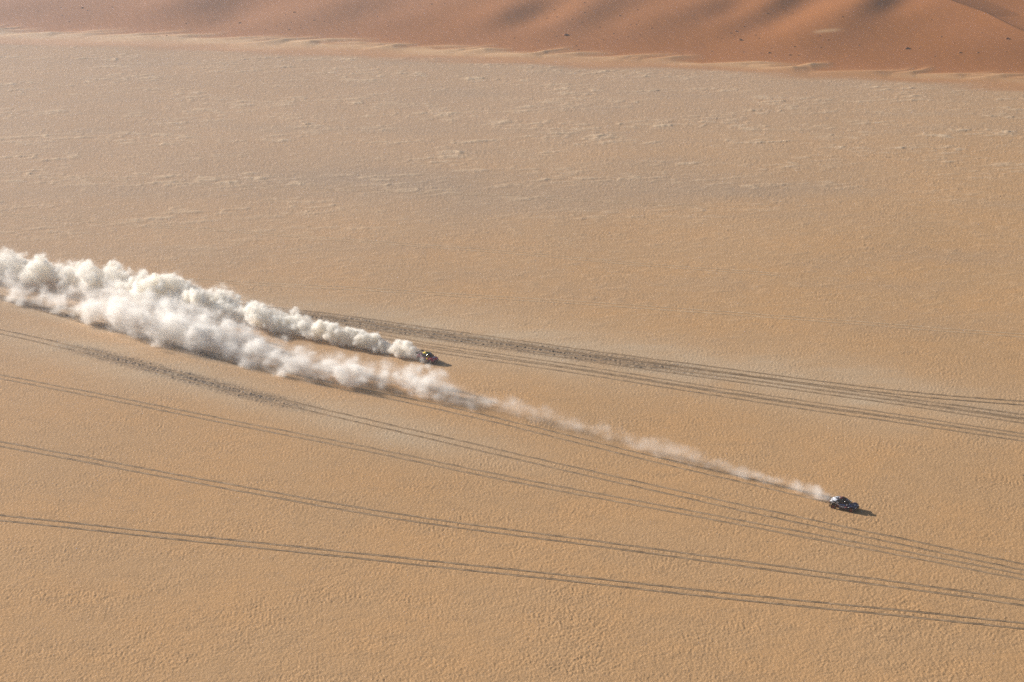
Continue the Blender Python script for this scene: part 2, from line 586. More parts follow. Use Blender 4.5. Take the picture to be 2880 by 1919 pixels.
# ------------------------------------------------------------------ tyre tracks
rut_m, nt, b = new_mat("rut_soil_shade")
b.inputs["Roughness"].default_value = 1.0
pos = N(nt, "ShaderNodeNewGeometry").outputs["Position"]
f1 = noise(nt, pos, 1.6, 3, 0.7)
f2 = noise(nt, pos, 0.12, 2, 0.5)
cdk = mixc(nt, ramp(nt, f1, 0.35, 0.7), (0.03, 0.024, 0.018), (0.10, 0.075, 0.05))  # rut core: disturbed soil, darkened further to paint in the rut's shadow
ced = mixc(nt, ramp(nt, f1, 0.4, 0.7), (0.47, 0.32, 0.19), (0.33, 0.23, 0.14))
fac = math_n(nt, 'MULTIPLY', attr(nt, "soil_shade"), ramp(nt, f2, 0.25, 0.6, 0.7, 1.0))
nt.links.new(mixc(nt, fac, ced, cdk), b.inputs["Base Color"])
trace_m, nt, b = new_mat("old_trace_sand")
b.inputs["Roughness"].default_value = 1.0
pos = N(nt, "ShaderNodeNewGeometry").outputs["Position"]
nt.links.new(mixc(nt, ramp(nt, noise(nt, pos, 0.5, 3, 0.6), 0.35, 0.65), (0.60, 0.44, 0.28), (0.50, 0.335, 0.19)), b.inputs["Base Color"])


def rut(xs, ys, off, dark, seed, parent, mat, pale_only=False):
    # resample by arc length
    seg = np.hypot(np.diff(xs), np.diff(ys))
    s = np.concatenate([[0], np.cumsum(seg)])
    st = np.arange(0, s[-1], 0.34 if not pale_only else 0.9)
    cx = np.interp(st, s, xs); cy_ = np.interp(st, s, ys)
    tx = np.gradient(cx); ty = np.gradient(cy_)
    L = np.hypot(tx, ty); nx, ny = -ty / L, tx / L
    wob = 0.10 * perlin(st / 9.0, st * 0 + seed * 3.1, seed) + 0.05 * perlin(st / 2.1, st * 0 + seed, seed + 5)
    o = off + wob
    if pale_only:
        lat = np.array([-0.20, -0.07, 0.07, 0.20]); hz = np.array([0.0, 0.05, 0.05, 0.0]); soil_shade = np.zeros(4)
    else:
        lat = np.array([-0.27, -0.20, -0.14, -0.09, 0.0, 0.09, 0.14, 0.20, 0.27])
        hz = np.array([-0.02, 0.030, 0.050, 0.005, -0.005, 0.005, 0.050, 0.030, -0.02])
        soil_shade = np.array([0.0, 0.0, 0.25, 1, 1, 1, 0.25, 0.0, 0.0])
    wid = 1 + 0.25 * perlin(st / 3.3, st * 0 + seed * 1.7, seed + 9)
    Xr = (cx + nx * o)[:, None] + (nx * wid)[:, None] * lat[None, :]
    Yq = (cy_ + ny * o)[:, None] + (ny * wid)[:, None] * lat[None, :]
    sidx = np.repeat(st[:, None], len(lat), 1)
    hn = perlin(sidx / 0.8, lat[None, :] * 6 + seed * 10.0 + sidx * 0, seed + 11)
    hn2 = perlin(sidx / 2.4, lat[None, :] * 3 + seed * 5.0 + sidx * 0, seed + 12)
    Zr = land_low(Xr, Yq) + hz[None, :] * (1 + 0.9 * hn + 0.7 * hn2) * (0.6 + 0.5 * dark) + (0.022 if not pale_only else 0.03)
    me = grid_mesh("rut", Xr, Yq, Zr)
    if not pale_only:
        w = soil_shade[None, :] * np.clip(dark * (0.72 + 0.9 * hn2 + 0.5 * hn), 0.05, 1)
        set_attr(me, "soil_shade", w)
    return link("rut", me, mat, parent)


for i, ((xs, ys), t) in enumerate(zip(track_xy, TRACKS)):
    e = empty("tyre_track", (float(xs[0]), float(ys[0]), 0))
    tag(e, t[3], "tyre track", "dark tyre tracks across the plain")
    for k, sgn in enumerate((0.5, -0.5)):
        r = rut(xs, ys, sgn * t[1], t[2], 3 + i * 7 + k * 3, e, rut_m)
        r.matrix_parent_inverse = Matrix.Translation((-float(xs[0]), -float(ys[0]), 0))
for i, ((xs, ys), t) in enumerate(zip(faint_xy, FAINT)):
    e = empty("tyre_track", (float(xs[0]), float(ys[0]), 0))
    tag(e, t[2], "tyre track", "old pale tyre tracks on the far plain")
    for k, sgn in enumerate((0.5, -0.5)):
        r = rut(xs, ys, sgn * t[1], 0, 203 + i * 7 + k * 3, e, trace_m, True)
        r.matrix_parent_inverse = Matrix.Translation((-float(xs[0]), -float(ys[0]), 0))

# ------------------------------------------------------------------ rocks and tufts on the dune
rock_m, nt, b = new_mat("dune_mound")
pos = N(nt, "ShaderNodeNewGeometry").outputs["Position"]
nt.links.new(mixc(nt, ramp(nt, noise(nt, pos, 2.0, 3), 0.4, 0.6), (0.34, 0.15, 0.07), (0.26, 0.12, 0.06)), b.inputs["Base Color"])
b.inputs["Roughness"].default_value = 1.0


def mound_mesh(seed):
    r = random.Random(seed)
    nr, ns_ = 5, 12
    vs = [(0, 0, 1.0)]
    for i in range(1, nr + 1):
        f = i / nr
        for j in range(ns_):
            a = 2 * math.pi * j / ns_
            rad = f * (1 + 0.22 * r.uniform(-1, 1))
            z = (math.cos(f * math.pi / 2) ** 1.1) * (1 + 0.25 * r.uniform(-1, 1)) - 0.12 * (i == nr)
            vs.append((rad * math.cos(a) * 1.25, rad * math.sin(a), z))
    fs = [(0, 1 + j, 1 + (j + 1) % ns_) for j in range(ns_)]
    for i in range(nr - 1):
        for j in range(ns_):
            p = 1 + i * ns_ + j; p2 = 1 + i * ns_ + (j + 1) % ns_
            fs.append((p, p + ns_, p2 + ns_, p2))
    me = bpy.data.meshes.new("dune_mound")
    me.from_pydata(vs, [], fs)
    me.materials.append(rock_m)
    me.shade_smooth()
    return me


MOUNDS = []
for ox, pts in ((0, [(252, 78), (400, 50), (543, 54, 1.5), (578, 71), (742, 49), (410, 104), (457, 145), (475, 183), (1422, 131), (1587, 153, 1.3),
                     (1523, 161), (1258, 200), (1102, 237), (1887, 97), (1947, 82, 1.3), (1854, 156), (1925, 151), (1988, 167), (1987, 185),
                     (2079, 134), (2142, 142), (1914, 198), (1830, 174), (1755, 197), (1867, 217), (1232, 158), (2240, 200)]),
                (1000, [(503, 28), (368, 65), (587, 25), (143, 111), (213, 175), (228, 148), (200, 238), (296, 246), (313, 266), (1051, 256),
                        (1390, 232, 2.4), (1267, 122), (1333, 115), (1431, 130), (1317, 66), (1516, 85), (1540, 47), (1515, 20), (1617, 181),
                        (1747, 107, 1.2), (1866, 66), (1822, 165), (1859, 164), (1873, 140), (1881, 232), (1801, 245), (1729, 263), (1638, 268),
                        (1706, 224), (1475, 329), (1459, 307), (1495, 146), (1960, 188), (2000, 128), (1210, 273), (1328, 243)]),
                (1880, [(447, 208, 1.2), (474, 267, 1.9), (495, 347), (436, 240), (500, 178), (578, 233), (600, 255), (352, 258), (612, 353),
                        (668, 353, 1.2), (680, 320), (708, 376), (806, 366, 1.2), (862, 366), (835, 310), (1003, 238), (1057, 265), (1152, 113),
                        (820, 87), (655, 90), (1008, 317), (1242, 375), (1579, 322, 2.0), (1660, 323), (1763, 374), (1890, 288), (1930, 352, 1.2),
                        (2046, 350, 1.2), (2232, 345), (2244, 257, 1.5), (1740, 135), (2072, 218), (1806, 246), (1262, 300), (412, 222), (323, 248),
                        (40, 148), (287, 343), (93, 366)])):
    for p in pts:
        MOUNDS.append((ox + p[0] / 2.353, p[1] / 2.353, p[2] if len(p) > 2 else 0.8))
mound_meshes = [mound_mesh(s) for s in range(5)]
rr = random.Random(4)
BIGL = {(1390, 1000): "largest dark mound alone in the middle of the orange dune slope",
        (474, 1880): "long-shadowed mound low on the dune slope, largest of a loose cluster right of centre",
        (1579, 1880): "large low mound above the pale drift fringe, right part of the dune",
        (543, 0): "largest of the small mounds near the top edge of the pinkish slope, far left",
        (2244, 1880): "mound just below the lower end of the sharp dune crest at far right"}
for (px, py, s) in MOUNDS:
    x, y, z = on_land(px, py, land_low)
    o = bpy.data.objects.new("sand_mound", mound_meshes[rr.randrange(5)])
    col.objects.link(o)
    k = s * 0.48
    o.location = (x, y, float(land_low(np.array([x]), np.array([y]))[0]) - 0.05)
    o.rotation_euler = (0, 0, rr.uniform(-0.5, 0.5))
    o.scale = (k * rr.uniform(0.9, 1.5), k, k * rr.uniform(0.45, 0.7))
    lab = None
    for (ax, ox), L in BIGL.items():
        if abs(px - (ox + ax / 2.353)) < 0.01: lab = L
    tag(o, lab or ("tiny dark sand mound on the pale pinkish dune slope at top left" if px < 1000 else "tiny dark sand mound on the orange dune slope at top middle" if px < 1880 else "tiny dark sand mound on the deep orange dune slope at top right"), "mound", "small sand mounds scattered on the dune")

# ------------------------------------------------------------------ dust clouds (volume grids computed here)
def lattice_noise(shape, cell, seed):
    """Smooth value noise on a voxel grid: random lattice, cubic B-spline upsampling. cell in voxels per axis."""
    r = np.random.default_rng(seed)
    dims = [int(math.ceil(n / c)) + 4 for n, c in zip(shape, cell)]
    a = r.standard_normal(dims)
    for ax, (n, c) in enumerate(zip(shape, cell)):
        t = np.arange(n) / c + 1
        i = np.floor(t).astype(int); f = t - i
        w = [(1 - f) ** 3 / 6, (3 * f ** 3 - 6 * f ** 2 + 4) / 6, (-3 * f ** 3 + 3 * f ** 2 + 3 * f + 1) / 6, f ** 3 / 6]
        M = np.zeros((n, dims[ax]))
        for k in range(4):
            M[np.arange(n), np.clip(i - 1 + k, 0, dims[ax] - 1)] += w[k]
        a = np.moveaxis(np.tensordot(M, a, axes=(1, ax)), 0, ax)
    return (a / (a.std() + 1e-9)).astype(np.float32)


def dust_material(name, color, aniso, dens):
    m = bpy.data.materials.new(name)
    m.use_nodes = True
    nt = m.node_tree
    for n in list(nt.nodes):
        if n.type == 'BSDF_PRINCIPLED': nt.nodes.remove(n)
    pv = N(nt, "ShaderNodeVolumePrincipled")
    pv.inputs["Color"].default_value = (*color, 1)
    pv.inputs["Density"].default_value = dens
    pv.inputs["Anisotropy"].default_value = aniso
    nt.links.new(pv.outputs[0], nt.nodes["Material Output"].inputs["Volume"])
    return m


def dust_cloud(name, env, voxel, edge, seed, mat, billow, puff_gap, label, stretch=1.0, veil_amt=0.4):
    """env rows: (px, py, half width, height, density, puff coverage) along the ground path."""
    E = np.array(env, float)
    px, py = ground_xy(E[:, 0], E[:, 1])
    P = np.stack([px, py], 1)
    seg = np.r_[0, np.cumsum(np.hypot(*np.diff(P, axis=0).T))]
    O = P[0]; ax1 = (P[-1] - P[0]) / np.linalg.norm(P[-1] - P[0]); ax2 = np.array([-ax1[1], ax1[0]])
    loc = np.stack([(P - O) @ ax1, (P - O) @ ax2], 1)
    r = np.random.default_rng(seed)
    puffs = []
    s = 0.0
    while s < seg[-1]:
        hw, H, D, cov = [np.interp(s, seg, E[:, k]) for k in (2, 3, 4, 5)]
        lx, ly = np.interp(s, seg, loc[:, 0]), np.interp(s, seg, loc[:, 1])
        n = max(3, int(round(r.poisson(6.5 * cov))))
        top = H * ((0.70 + 0.52 * r.random() ** 1.3) if H > 3 else (0.85 + 0.3 * r.random()))
        for k in range(n):
            rad = min(H, hw) * (0.12 + 0.36 * r.random() ** 1.8)
            zc = r.uniform(0.25, 1.0) ** 0.8 * max(top - rad, 0.2 * H)
            lat = (hw - rad * 0.6) * np.clip(r.normal(0, 0.55), -1, 1) * (1.0 - 0.35 * zc / H)
            puffs.append((lx + r.normal(0, 0.4), ly + lat, zc, rad, D * r.uniform(0.7, 1.3)))
        s += puff_gap * max(min(H, hw), 0.8)
    s = 0.0
    while s < seg[-1]:          # a core that holds the puffs together
        hw, H, D, cov = [np.interp(s, seg, E[:, k]) for k in (2, 3, 4, 5)]
        lx, ly = np.interp(s, seg, loc[:, 0]), np.interp(s, seg, loc[:, 1])
        if cov >= 1.0:
            rad = min(H, hw) * (r.uniform(0.45, 0.75) if H > 3 else r.uniform(0.62, 0.95))
            puffs.append((lx, ly + (hw - rad) * r.uniform(-1, 1), rad * r.uniform(0.4, 0.8), rad, D))
        s += 0.35 * max(min(H, hw), 0.8)
    Q = np.array(puffs)
    mn = (Q[:, :3] - Q[:, 3:4] * 1.5).min(0) - 0.6; mx = (Q[:, :3] + Q[:, 3:4] * 1.5).max(0) + 0.6
    mn[2] = -0.15
    n = np.ceil((mx - mn) / voxel).astype(int) + 1
    mx = mn + (n - 1) * voxel
    sd = np.full(n, -3.0, np.float32); dn = np.zeros(n, np.float32); wt = np.full(n, 1e-6, np.float32)
    axs = [mn[k] + np.arange(n[k]) * voxel for k in range(3)]
    for (cx, cy2, cz, rad, D) in Q:
        reach = rad * 1.5 + 0.8
        sl = []
        for k, c in enumerate((cx, cy2, cz)):
            a = max(0, int((c - reach - mn[k]) / voxel)); b2 = min(n[k], int((c + reach - mn[k]) / voxel) + 2)
            sl.append(slice(a, b2))
        gx_ = axs[0][sl[0]][:, None, None] - cx; gy_ = axs[1][sl[1]][None, :, None] - cy2; gz_ = (axs[2][sl[2]][None, None, :] - cz) * 1.1
        d = rad - np.sqrt(gx_ ** 2 + gy_ ** 2 + gz_ ** 2)
        sub = tuple(sl)
        a_ = sd[sub]; kk = 0.35 * rad * 0.5
        hmx = np.maximum(a_, d) + np.maximum(kk - np.abs(a_ - d), 0) ** 2 / (4 * kk)
        sd[sub] = hmx
        w = np.exp(np.clip(d, -4, 4) * 1.6)
        dn[sub] += w * D; wt[sub] += w
    dn /= wt
    size = billow[0]
    nz = np.zeros(n, np.float32)
    det = np.zeros(n, np.float32)
    for o in range(6):
        c = max(size / 1.9 ** o / voxel, 1.15)
        b_ = lattice_noise(n, (c * stretch, c, c), seed * 10 + o)
        g_ = billow[1] / 1.55 ** o
        nz += (0.55 * (np.abs(b_) - 0.8) + 0.45 * b_) * g_
        if o >= 2: det += b_ * (0.62 ** (o - 2))
        if c <= 1.16: break
    xs_ = np.interp(axs[0], np.sort(loc[:, 0]), E[np.argsort(loc[:, 0]), 3])
    nz *= np.clip(xs_ / 4.5, 0.16, 1.0)[:, None, None]
    edge_l = edge * np.clip(xs_ / 3.5, 0.45, 1.0)[:, None, None]
    sdf = sd + nz
    k = np.clip(sdf / edge_l, 0, 1); k = k * k * (3 - 2 * k)
    thin = lattice_noise(n, [billow[2] * stretch / voxel] + [billow[2] / voxel] * 2, seed * 10 + 8) + 0.7 * lattice_noise(n, [billow[2] / 2.6 / voxel] * 3, seed * 10 + 9)
    tm = (billow[3] * np.clip(xs_ / 4.0, 0.42, 1.0))[:, None, None]
    k *= np.clip(1.0 + tm * thin + billow[3] * 0.7 * det, 0.05, 3.0)
    veil = np.clip((sd + 0.5 * nz + 1.1 * np.clip(xs_ / 4.0, 0.5, 1.0)[:, None, None]) / 2.6, 0, 1)
    streak = lattice_noise(n, [4.2 / voxel, 1.0 / voxel, 0.8 / voxel], seed * 10 + 7) + 0.6 * lattice_noise(n, [1.8 / voxel, 0.6 / voxel, 0.5 / voxel], seed * 10 + 6)
    den = k * dn + 0.30 * veil_amt * dn * veil * np.clip(0.6 + 0.6 * streak, 0, 2.2)
    den[:, :, 0] *= 0.5
    # soft ends so that nothing stops at a face of the grid
    den[:2] = 0; den[-2:] = 0; den[:, :2] = 0; den[:, -2:] = 0; den[:, :, -2:] = 0
    me = bpy.data.meshes.new(name)
    tot = int(np.prod(n))
    G = np.stack(np.meshgrid(*axs, indexing='ij'), -1).reshape(-1, 3).astype(np.float32)
    me.vertices.add(tot); me.vertices.foreach_set("co", G.ravel())
    set_attr(me, "thickness", den)
    me.materials.append(mat)
    o = bpy.data.objects.new(name, me)
    o.location = (O[0], O[1], 0)
    o.rotation_euler = (0, 0, math.atan2(ax1[1], ax1[0]))
    col.objects.link(o)
    tag(o, label, "dust cloud")
    ng = bpy.data.node_groups.new(name, 'GeometryNodeTree')
    ng.interface.new_socket("Geometry", in_out='INPUT', socket_type='NodeSocketGeometry')
    ng.interface.new_socket("Geometry", in_out='OUTPUT', socket_type='NodeSocketGeometry')
    gi = ng.nodes.new("NodeGroupInput"); go = ng.nodes.new("NodeGroupOutput")
    vc = ng.nodes.new("GeometryNodeVolumeCube")
    vc.inputs["Min"].default_value = mn.tolist(); vc.inputs["Max"].default_value = mx.tolist()
    vc.inputs["Resolution X"].default_value = int(n[0]); vc.inputs["Resolution Y"].default_value = int(n[1]); vc.inputs["Resolution Z"].default_value = int(n[2])
    ps = ng.nodes.new("GeometryNodeInputPosition")
    sb = ng.nodes.new("ShaderNodeVectorMath"); sb.operation = 'SUBTRACT'; sb.inputs[1].default_value = mn.tolist()
    ml = ng.nodes.new("ShaderNodeVectorMath"); ml.operation = 'MULTIPLY'; ml.inputs[1].default_value = (1 / voxel,) * 3
    sp = ng.nodes.new("ShaderNodeSeparateXYZ")
    ng.links.new(ps.outputs[0], sb.inputs[0]); ng.links.new(sb.outputs[0], ml.inputs[0]); ng.links.new(ml.outputs[0], sp.inputs[0])
    fi = []
    for k_ in range(3):
        f = ng.nodes.new("FunctionNodeFloatToInt"); f.rounding_mode = 'ROUND'
        ng.links.new(sp.outputs[k_], f.inputs[0]); fi.append(f.outputs[0])

    def im(op, a, b_):
        m_ = ng.nodes.new("FunctionNodeIntegerMath"); m_.operation = op
        for i_, v_ in enumerate((a, b_)):
            if isinstance(v_, int): m_.inputs[i_].default_value = v_
            else: ng.links.new(v_, m_.inputs[i_])
        return m_.outputs[0]
    idx = im('ADD', im('MULTIPLY', im('ADD', im('MULTIPLY', fi[0], int(n[1])), fi[1]), int(n[2])), fi[2])
    na = ng.nodes.new("GeometryNodeInputNamedAttribute"); na.data_type = 'FLOAT'; na.inputs["Name"].default_value = "thickness"
    si = ng.nodes.new("GeometryNodeSampleIndex"); si.data_type = 'FLOAT'; si.domain = 'POINT'; si.clamp = True
    ng.links.new(gi.outputs[0], si.inputs["Geometry"])
    ng.links.new(na.outputs["Attribute"], si.inputs["Value"])
    ng.links.new(idx, si.inputs["Index"])
    ng.links.new(si.outputs[0], vc.inputs["Density"])
    sm = ng.nodes.new("GeometryNodeSetMaterial"); sm.inputs["Material"].default_value = mat
    ng.links.new(vc.outputs[0], sm.inputs["Geometry"]); ng.links.new(sm.outputs[0], go.inputs[0])
    md = o.modifiers.new("dust", 'NODES'); md.node_group = ng
    return o


dustA = dust_material("dust_cream", (0.994, 0.974, 0.930), 0.0, 1.0)
dustB = dust_material("dust_white", (0.994, 0.978, 0.948), 0.05, 1.0)
# thick plume of the red car
dust_cloud("dust_cloud", [
    (1202, 1021, 1.2, 0.8, 0.5, 1.0), (1185, 1016, 1.8, 1.4, 0.9, 1.1), (1150, 1004, 2.2, 1.8, 1.4, 1.1), (1080, 988, 2.6, 2.2, 1.5, 1.1), (1000, 970, 3.1, 2.7, 1.5, 1.1), (900, 950, 3.6, 3.3, 1.4, 1.1),
    (800, 929, 4.2, 3.9, 1.3, 1.1), (700, 904, 4.8, 4.7, 1.2, 1.1), (600, 880, 5.6, 5.9, 1.0, 1.2), (500, 864, 6.2, 6.9, 0.8, 1.2),
    (400, 844, 6.4, 6.9, 0.7, 1.2), (300, 824, 6.2, 6.9, 0.6, 1.2), (200, 806, 5.8, 6.9, 0.5, 1.2), (0, 776, 5.8, 7.1, 0.45, 1.2), (-220, 740, 6.0, 7.1, 0.4, 1.2)],
    0.26, 0.9, 5, dustA, (2.6, 0.85, 3.0, 0.50), 0.40,
    "thick cream dust plume billowing behind the red and yellow rally car")
# softer cloud and thin trail of the blue car
dust_cloud("dust_cloud", [
    (2338, 1413, 1.1, 0.9, 0.36, 1.8), (2285, 1396, 1.3, 1.2, 0.22, 1.8), (2200, 1372, 1.5, 1.4, 0.16, 1.8), (2050, 1331, 1.8, 1.7, 0.095, 1.8), (1867, 1281, 2.2, 2.1, 0.065, 1.8), (1600, 1210, 2.6, 2.5, 0.048, 1.8),
    (1400, 1156, 3.3, 3.1, 0.065, 1.8), (1270, 1124, 3.6, 3.0, 0.13, 1.5), (1210, 1106, 4.2, 3.0, 0.22, 1.3), (1150, 1090, 5.0, 3.6, 0.36, 1.3), (1000, 1074, 6.4, 4.6, 0.38, 1.2),
    (850, 1044, 6.6, 4.2, 0.24, 1.1), (700, 1000, 7.0, 4.6, 0.26, 1.1), (600, 972, 8.8, 6.4, 0.38, 1.3), (450, 930, 10.5, 6.8, 0.32, 1.2), (350, 892, 11, 6.0, 0.26, 1.1),
    (200, 852, 10, 5.0, 0.17, 1.1), (0, 812, 9.0, 4.4, 0.12, 1.1), (-220, 777, 7.0, 3.4, 0.08, 0.9)],
    0.30, 1.9, 9, dustB, (3.4, 1.0, 3.4, 0.70), 0.36,
    "long pale dust trail of the dark blue car, thin near it and thick further left", 1.6, 1.1)

# ------------------------------------------------------------------ cars
def paint(name, color, rough=0.35, metal=0.0, color2=None, thr=0.5, scale=2.0, stretch=(1, 1, 1), dirt=0.25, coat=0.3):
    m, nt, b = new_mat(name)
    b.inputs["Roughness"].default_value = rough
    b.inputs["Metallic"].default_value = metal
    b.inputs["Specular IOR Level"].default_value = 0.4
    b.inputs["Coat Weight"].default_value = coat
    tc_ = N(nt, "ShaderNodeTexCoord").outputs["Object"]
    c = color
    if color2 is not None:
        f = noise(nt, tc_, scale, 1.0, 0.4, stretch)
        c = mixc(nt, ramp(nt, f, thr - 0.02, thr + 0.02), color, color2)
    d = noise(nt, tc_, 3.0, 4, 0.6)
    c = mixc(nt, ramp(nt, d, 0.45, 0.8, 0, dirt), c, (0.35, 0.25, 0.16))
    nt.links.new(c, b.inputs["Base Color"])
    return m


M = {
    'navy': paint("navy_paint", (0.007, 0.016, 0.075), dirt=0.05, coat=0.1),
    'black': paint("black_plastic", (0.010, 0.010, 0.012), 0.6, coat=0, dirt=0.08),
    'camo': paint("silver_black_livery", (0.60, 0.63, 0.70), color2=(0.012, 0.012, 0.022), thr=0.50, scale=2.4, stretch=(0.55, 1.6, 1.6), dirt=0.1),
    'red': paint("red_paint", (0.62, 0.012, 0.02), dirt=0.1),
    'darkred': paint("dark_red_paint", (0.06, 0.004, 0.010), dirt=0.1),
    'rubber': paint("tyre_rubber", (0.022, 0.020, 0.019), 0.85, dirt=0.6, coat=0),
    'rimred': paint("red_rim", (0.16, 0.008, 0.010), 0.5, dirt=0.1),
    'glass': paint("tinted_glass", (0.005, 0.008, 0.014), 0.12, dirt=0.03, coat=0.0),
    'white': paint("white_paint", (0.75, 0.75, 0.78), dirt=0.1),
    'blue': paint("blue_paint", (0.03, 0.13, 0.42), dirt=0.1),
    'yellow': paint("yellow_paint", (0.85, 0.62, 0.02), dirt=0.1),
    'crimson': paint("crimson_paint", (0.42, 0.01, 0.05), dirt=0.1),
    'pinkwhite': paint("white_red_livery", (0.80, 0.76, 0.78), color2=(0.5, 0.03, 0.09), thr=0.56, scale=2.2, stretch=(0.8, 1.3, 1), dirt=0.1),
    'lamp': paint("lamp_lens", (0.7, 0.72, 0.75), 0.1, dirt=0.05),
    'grey': paint("bare_metal", (0.25, 0.25, 0.26), 0.4, 0.8),
}


def poly(name, vs, fs, mat, parent, smooth=False):
    me = bpy.data.meshes.new(name)
    me.from_pydata(vs, [], fs)
    me.update()
    import bmesh
    bm = bmesh.new(); bm.from_mesh(me); bmesh.ops.recalc_face_normals(bm, faces=bm.faces); bm.to_mesh(me); bm.free()
    o = link(name, me, mat, parent)
    if smooth:
        me.shade_smooth()
    return o


def loft(name, secs, mat, parent, smooth=False):
    """secs: list of (x, [(y,z),...]) right half, mirrored; capped at both ends."""
    vs, fs = [], []
    m = len(secs[0][1])
    for x, pts in secs:
        ring = [(x, y, z) for y, z in pts] + [(x, -y, z) for y, z in reversed(pts)]
        vs += ring
    n = 2 * m
    for i in range(len(secs) - 1):
        for j in range(n):
            a = i * n + j; b_ = i * n + (j + 1) % n
            fs.append((a, b_, b_ + n, a + n))
    fs.append(tuple(range(n))); fs.append(tuple(range((len(secs) - 1) * n, len(secs) * n)))
    return poly(name, vs, fs, mat, parent, smooth)


def box(name, c, s, mat, parent, ry=0.0, rz=0.0, bev=0.0, taper=1.0):
    import bmesh
    me = bpy.data.meshes.new(name)
    bm = bmesh.new()
    bmesh.ops.create_cube(bm, size=1.0)
    for v_ in bm.verts:
        t_ = taper if v_.co.z > 0 else 1.0
        v_.co = Vector((v_.co.x * s[0] * t_, v_.co.y * s[1] * t_, v_.co.z * s[2]))
    if bev: bmesh.ops.bevel(bm, geom=list(bm.edges), offset=bev, segments=2, affect='EDGES', profile=0.6)
    bm.transform(Matrix.Translation(c) @ Matrix.Rotation(rz, 4, 'Z') @ Matrix.Rotation(ry, 4, 'Y'))
    bm.to_mesh(me); bm.free()
    return link(name, me, mat, parent)


def wheel(x, y, r, w, parent, rim_mat, steer=0.0, rimr=0.62):
    e = empty("wheel", (x, y, r), steer); e.parent = parent
    prof = [(r * rimr, -w / 2), (r * 0.93, -w / 2), (r, -w * 0.36), (r, w * 0.36), (r * 0.93, w / 2), (r * rimr, w / 2)]
    ns_ = 32
    vs, fs = [], []
    for i in range(ns_):
        a = 2 * math.pi * i / ns_
        k_ = 1.0 + (0.025 if i % 2 else 0.0)
        for j, (rad, yy) in enumerate(prof):
            rr_ = rad * (k_ if j in (2, 3) else 1)
            vs.append((rr_ * math.cos(a), yy, rr_ * math.sin(a)))
    m = len(prof)
    for i in range(ns_):
        for j in range(m):
            a = i * m + j; b_ = i * m + (j + 1) % m; c = ((i + 1) % ns_) * m + (j + 1) % m; d = ((i + 1) % ns_) * m + j
            fs.append((a, b_, c, d))
    poly("tyre", vs, fs, M['rubber'], e)
    # rim: dished disc with six spokes on both faces
    vs, fs = [], []
    R = r * rimr * 0.995
    for side in (-1, 1):
        base_i = len(vs)
        vs.append((0, side * w * 0.30, 0))
        for i in range(24):
            a = 2 * math.pi * i / 24
            vs.append((R * 0.35 * math.cos(a), side * w * 0.32, R * 0.35 * math.sin(a)))
        for i in range(24):
            a = 2 * math.pi * i / 24
            dp = 0.38 if (i % 4) in (0, 1) else 0.18
            vs.append((R * 0.85 * math.cos(a), side * w * dp, R * 0.85 * math.sin(a)))
        for i in range(24):
            a = 2 * math.pi * i / 24
            vs.append((R * math.cos(a), side * w * 0.47, R * math.sin(a)))
        for i in range(24):
            j = (i + 1) % 24
            fs.append((base_i, base_i + 1 + i, base_i + 1 + j))
            for q_ in (0, 24):
                fs.append((base_i + 1 + q_ + i, base_i + 25 + q_ + i, base_i + 25 + q_ + j, base_i + 1 + q_ + j))
    poly("rim", vs, fs, rim_mat, e)
    return e


def arch(name, x, y0, y1, r, z, a0, a1, mat, parent, th=0.05):
    """Fender: curved strip over a wheel, y0 inner to y1 outer."""
    vs, fs = [], []
    n = 12
    for i in range(n + 1):
        a = math.radians(a0 + (a1 - a0) * i / n)
        for rr_ in (r, r + th):
            for yy in (y0, y1):
                drop = 0.06 if yy == y1 else 0.0
                vs.append((x + (rr_ - drop) * math.cos(a) * 1.05, yy, z + (rr_ - drop) * math.sin(a)))
    for i in range(n):
        a = i * 4; b_ = a + 4
        fs += [(a, a + 1, b_ + 1, b_), (a + 2, b_ + 2, b_ + 3, a + 3), (a, b_, b_ + 2, a + 2), (a + 1, a + 3, b_ + 3, b_ + 1)]
    fs += [(0, 2, 3, 1), (n * 4, n * 4 + 1, n * 4 + 3, n * 4 + 2)]
    return poly(name, vs, fs, mat, parent, True)


def text_part(txt, size, loc, rot, mat, parent):
    cu = bpy.data.curves.new("lettering", 'FONT')
    cu.body = txt; cu.size = size; cu.extrude = 0.004; cu.align_x = 'CENTER'; cu.align_y = 'CENTER'
    tmp = bpy.data.objects.new("tmp", cu)
    col.objects.link(tmp)
    bpy.context.view_layer.update()
    dg = bpy.context.evaluated_depsgraph_get()
    me = bpy.data.meshes.new_from_object(tmp.evaluated_get(dg))
    me.name = "lettering"
    bpy.data.objects.remove(tmp); bpy.data.curves.remove(cu)
    me.materials.clear()
    o = link("lettering", me, mat, parent)
    o.location = loc; o.rotation_euler = rot
    return o


